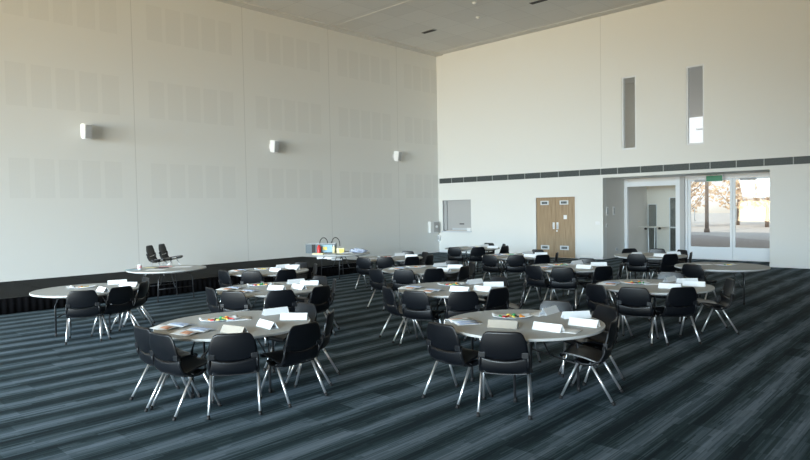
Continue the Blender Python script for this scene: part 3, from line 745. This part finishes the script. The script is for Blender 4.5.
def put(kind, x, y, deg, label, group):
    m_ = first[kind]; z = ZC+.0012
    if kind not in used:
        used.add(kind); m_.location = (x, y, z); m_.rotation_euler.z = math.radians(deg); m_['label'] = label; m_['group'] = group; return m_
    return dup(m_, (x, y, z), math.radians(deg), label, group)
M['beigecard'] = mat('beige_card', (.40, .36, .31, 1), .75, spec=.2, noise=.06, nscale=9)
def beige_back(o):
    for c in o.children:
        if c.name.startswith('front_panel'):
            c.data = c.data.copy(); c.data.materials[0] = M['beigecard']; c['label'] = 'beige outer face of the tent'
PENS = ['green', 'inkb', 'orangep', 'pink', 'yellow', 'red', 'purple']
PNM = {'green': 'green', 'inkb': 'black', 'orangep': 'orange', 'pink': 'pink', 'yellow': 'yellow', 'red': 'red', 'purple': 'purple'}
PM = {}
def pen(color, x, y, z, deg, label):
    if color not in PM:
        t = thing('marker_pen', label, 'pen', (x, y, z), math.radians(deg), 'marker pens on the table papers')
        obj('barrel', mk(lambda b: tube(b, [(-.07, 0, .010), (.03, 0, .010)], .010, 8)), color, t)
        obj('cap', mk(lambda b: tube(b, [(.03, 0, .010), (.07, 0, .010)], .0115, 8)), color, t)
        PM[color] = t
    else: dup(PM[color], (x, y, z), math.radians(deg), label, 'marker pens on the table papers')
SWM = {}
def sweet(color, x, y, z, label):
    if color not in SWM:
        o = obj('wrapped_sweet', mk(lambda b: lathe(b, [(0, 0), (.018, .004), (.026, .016), (.018, .028), (0, .032)], 10)), color, None, (x, y, z)); tag(o, label, 'sweet', 'wrapped sweets on the table papers'); SWM[color] = o
    else:
        o = SWM[color].copy(); COL.objects.link(o); o.location = (x, y, z); o['label'] = label
for k, L in ITEMS.items():
    cnt = {t: sum(1 for q in L if q[0] == t) for t in ('tn', 'bk', 'pl', 'sh', 'tb')}; ix = dict.fromkeys(cnt, 0)
    for (t, x, y, deg) in L:
        i = ix[t]; ix[t] += 1; n = cnt[t]; o_ = '' if n == 1 else ', '+ordn(i, n)
        if t == 'tb': beige_back(dup(TENT, (x, y, ZC+.0012), math.radians(deg), f'beige-backed folded name tent nearest the camera on the {TN[k]}', 'white name tents'))
        elif t == 'tn': put('tn', x, y, deg, f'white folded name tent{o_} on the {TN[k]}', 'white name tents')
        elif t == 'bk': put('bk', x, y, deg, f'open booklet with orange picture and blue text{o_}, {TN[k]}', 'open printed booklets')
        elif t == 'sh':
            o = obj('paper_sheet', mk(lambda b: sheet(b, lambda u, v: (-.15+.30*u, -.105+.21*v, .002+.006*u*v), 4, 4, .0012)), 'white', None, (x, y, ZC+.0012), math.radians(deg))
            tag(o, f'loose white sheet of paper{o_} on the {TN[k]}', 'paper', 'loose white papers')
        elif t == 'pl':
            put('pl', x, y, deg, f'white curled paper holding pens and sweets on the {TN[k]}', 'papers with pens and sweets')
            R = random.Random(hash(k) % 1000 if False else sum(map(ord, k))*7)
            near = k in ('T1', 'T2', 'T8', 'T15', 'T13', 'T3')
            cs = PENS[:]; R.shuffle(cs); cs = cs[:5 if near else 3]
            ca, sa = math.cos(math.radians(deg)), math.sin(math.radians(deg))
            for j, c in enumerate(cs):
                px, py = -.12+.06*j*(1 if near else 1.6), R.uniform(-.03, .03)
                pen(c, x+px*ca-py*sa, y+px*sa+py*ca, ZC+.008, deg+90+R.uniform(-40, 40), f'{PNM[c]} marker pen on the paper at the {TN[k]}')
            if near:
                for j, c in enumerate([q for q in ('red', 'yellow', 'green', 'orangep') if True][:4]):
                    px, py = -.10+.065*j, R.choice((-.075, .075))
                    sweet(c, x+px*ca-py*sa, y+px*sa+py*ca, ZC+.008, f'{PNM[c]} wrapped sweet on the paper at the {TN[k]}')

# ---- clutter on the chairless table below the platform chairs
tx, ty = TABLES['T6']; z = ZC+.0012
def flat(name, x, y, w, d, deg, m, label, cat='paper', h=.004):
    o = obj(name, rboxes(min(.001, h*.3), (-w/2, w/2, -d/2, d/2, 0, h)), m, None, (x, y, z), math.radians(deg)); return tag(o, label, cat)
flat('paper_sheet', tx-.34, ty-.66, .36, .26, 60, 'lightblue', 'light blue sheet on the table below the two platform chairs')
flat('paper_sheet', tx+.10, ty-.30, .42, .30, 45, 'white', 'white sheet lying beside the dark folder, chairless table')
flat('folder', tx-.18, ty-.05, .26, .20, 20, 'black', 'black folder lying on the chairless table', 'folder', .012)
flat('paper_sheet', tx-.50, ty+.20, .30, .21, 70, 'pink', 'pink sheet on the chairless table, toward the wall')
flat('paper_sheet', tx-.05, ty+.42, .42, .30, 50, 'white', 'white sheet at the far side of the chairless table')
flat('paper_sheet', tx-.55, ty-.15, .30, .21, 30, 'cream', 'cream sheet on the chairless table, toward the wall')
t = thing('paper_cup', 'pink and white cup standing on the chairless table', 'cup', (tx-.26, ty-.55, z))
obj('cup', mk(lambda b: lathe(b, [(0, 0), (.042, 0), (.055, .12), (.050, .12), (.038, .008), (0, .008)], 16)), 'plasticwhite', t)
obj('sleeve', mk(lambda b: lathe(b, [(.0460, .03), (.0526, .09), (.0546, .09), (.0480, .03), (.0460, .03)], 16)), 'pink', t)

# ---- supplies on the table at the platform end
tx, ty = TABLES['T7']; A = math.radians(43.5); ca, sa = math.cos(A), math.sin(A)
def loc(l, f, zz=None):   # l: toward the double doors, f: toward the wall
    return (tx+l*ca-f*sa, ty+l*sa+f*ca, z if zz is None else zz)
t = thing('tote_bag', 'wide blue-grey tote with two black arched handles on the supply table', 'bag', loc(-.63, .22), A)
def tot(bm):
    W, D, H = .46, .16, .29
    box(bm, -W, W, -D, -D+.012, 0, H); box(bm, -W, W, D-.012, D, 0, H); box(bm, -W, -W+.012, -D+.012, D-.012, 0, H); box(bm, W-.012, W, -D+.012, D-.012, 0, H); box(bm, -W+.012, W-.012, -D+.012, D-.012, 0, .012)
obj('body', tot, 'tote', t)
obj('rim', boxes((-.47, .47, -.17, -.155, .28, .30), (-.47, .47, .155, .17, .28, .30), (-.47, -.455, -.155, .155, .28, .30), (.455, .47, -.155, .155, .28, .30)), 'plasticgrey', t)
obj('dark_panel', boxes((-.27, -.16, -.166, -.16, .02, .27)), 'black', t)
obj('printed_panel', boxes((0., .36, -.166, -.16, .03, .26)), 'lightblue', t)
obj('yellow_patch', boxes((.07, .20, -.170, -.166, .10, .20)), 'yellow', t)
for s, dx in ((.08, .0), (.48-.03, 0)):
    obj('handle', mk(lambda b: tube(b, [(s-.13+.13*(1-math.cos(PI*q/12)), .0, .20+.27*math.sin(PI*q/12)**.8) for q in range(13)], .014, 8)), 'black', t)
t = thing('bottle', 'red bottle in front of the tote on the supply table', 'bottle', loc(-.66, -.06))
obj('body', mk(lambda b: lathe(b, [(0, 0), (.058, 0), (.06, .02), (.06, .20), (.035, .23), (0, .23)], 18)), 'red', t)
obj('cap', mk(lambda b: lathe(b, [(.03, .225), (.03, .265), (0, .265)], 14)), 'red', t)
t = thing('bottle', 'tall pale yellow bottle beside the tote on the supply table', 'bottle', loc(-.21, -.05))
obj('body', mk(lambda b: lathe(b, [(0, 0), (.045, 0), (.045, .19), (.02, .22), (0, .22)], 16)), 'cream', t)
obj('cap', mk(lambda b: lathe(b, [(.02, .215), (.022, .26), (0, .26)], 12)), 'plasticwhite', t)
t = thing('supply_box', 'yellow and white box beside the pale yellow bottle on the supply table', 'box', loc(.00, -.06), A)
obj('body', rboxes(.005, (-.12, .12, -.06, .06, 0, .16)), 'cream', t)
obj('yellow_label', boxes((-.04, .11, -.066, -.06, .02, .13)), 'yellow', t)
flat('paper_pad', loc(-.62, -.42)[0], loc(-.62, -.42)[1], .34, .22, 30, 'cream', 'cream pad at the near edge of the supply table', 'paper pad', .04)
flat('paper_sheet', loc(-.28, -.50)[0], loc(-.28, -.50)[1], .34, .24, 50, 'white', 'white sheet in front of the red bottle on the supply table')
flat('card_strip', loc(-.42, -.30)[0], loc(-.42, -.30)[1], .2, .08, 20, 'orange', 'orange strip of card near the red bottle', 'card')
flat('craft_tray', loc(.22, -.1)[0], loc(.22, -.1)[1], .30, .26, 45, 'plasticgrey', 'grey flat tray in the middle of the supply table', 'tray', .03)
t = thing('plastic_bag', 'crumpled glossy blue-white plastic bag on the supply table', 'bag', loc(.52, .10), A)
def bag(bm):
    R = random.Random(4); bmesh.ops.create_icosphere(bm, subdivisions=4, radius=1)
    for v in bm.verts:
        p = v.co.copy(); k = 1+.16*math.sin(5*p.x+2)*math.cos(6*p.y)+.10*math.sin(11*p.z+7*p.x)
        v.co = Vector((p.x*.26*k, p.y*.17*k, max(0, (p.z+.55)*.085*k)))
obj('film', bag, 'fplastic', t)
obj('contents', mk(lambda b: rbox(b, -.16, .16, -.09, .09, .005, .09, r=.015)), 'white', t)
# boxes on the platform behind the supply table
for l, f, w, h, m_, lb in ((-17.2, 13.88, .42, .08, 'white', 'white flat box on the platform under the supply table, nearest the tote'), (-16.75, 13.9, .30, .08, 'plasticwhite', 'white flat box on the platform under the supply table, second in line'), (-16.3, 13.75, .36, .07, 'plasticgrey', 'grey flat box on the platform under the supply table, third in line')):
    t = thing('flat_box', lb, 'box', (l, f, HS+.001), A)
    obj('body', rboxes(.004, (-w/2, w/2, -.15, .15, 0, h*.75)), m_, t)
    obj('lid', rboxes(.004, (-w/2-.006, w/2+.006, -.156, .156, h*.72, h)), m_, t)

# ------------------------------------------------------------ daylight
w = bpy.data.worlds.new('daylight'); sc.world = w; w.use_nodes = True
nt = w.node_tree; nt.nodes.clear()
o = nt.nodes.new('ShaderNodeOutputWorld'); bg = nt.nodes.new('ShaderNodeBackground')
tc = nt.nodes.new('ShaderNodeTexCoord'); sp = nt.nodes.new('ShaderNodeSeparateXYZ'); rp = nt.nodes.new('ShaderNodeValToRGB'); ad = nt.nodes.new('ShaderNodeMath')
ad.operation = 'MULTIPLY_ADD'; ad.inputs[1].default_value = .5; ad.inputs[2].default_value = .5
nt.links.new(tc.outputs['Generated'], sp.inputs[0]); nt.links.new(sp.outputs[2], ad.inputs[0]); nt.links.new(ad.outputs[0], rp.inputs[0])
e = rp.color_ramp.elements
e[0].position = 0.; e[0].color = WGROUND; e[1].position = 1.; e[1].color = WZEN
for p, c in ((.485, WGROUND), (.505, WHOR), (.65, WMID)): k = e.new(p); k.color = c
bg.inputs['Strength'].default_value = WSTR
nt.links.new(rp.outputs[0], bg.inputs[0]); nt.links.new(bg.outputs[0], o.inputs[0])

sl = bpy.data.lights.new('sun', 'SUN'); sl.energy = SUNP; sl.angle = math.radians(.6); sl.color = (1., .90, .76)
so = bpy.data.objects.new('sun', sl); COL.objects.link(so); so.rotation_euler = (math.radians(46), 0, math.radians(-6)); so.location = (0, -40, 40)

# ------------------------------------------------------------ camera
cam = bpy.data.cameras.new('camera'); co = bpy.data.objects.new('camera', cam); COL.objects.link(co); sc.camera = co
cam.sensor_width = 36.; cam.lens = 617./810.*36.; cam.clip_end = 500
Rm = Matrix(((0.7256852826233795, 0.6877736243897156, -0.01866312347010281), (-0.009873202419363819, 0.037532554320801645, 0.9992466298367696), (-0.687955950957481, 0.7249543081877579, -0.034027350502167444)))
mw = Matrix((Rm[0], Rm[1], -Rm[2])).transposed().to_4x4(); mw.translation = (0, 0, 2.05)
co.matrix_world = mw

vs = sc.view_settings
sc.display_settings.display_device = 'sRGB'
vs.view_transform = 'Standard'; vs.look = 'None'; vs.gamma = 1; vs.use_curve_mapping = False; vs.exposure = EXPO
sc.cycles.use_denoising = True
sc.cycles.max_bounces = 10; sc.cycles.diffuse_bounces = 6; sc.cycles.transparent_max_bounces = 12
sc.cycles.sample_clamp_indirect = 6
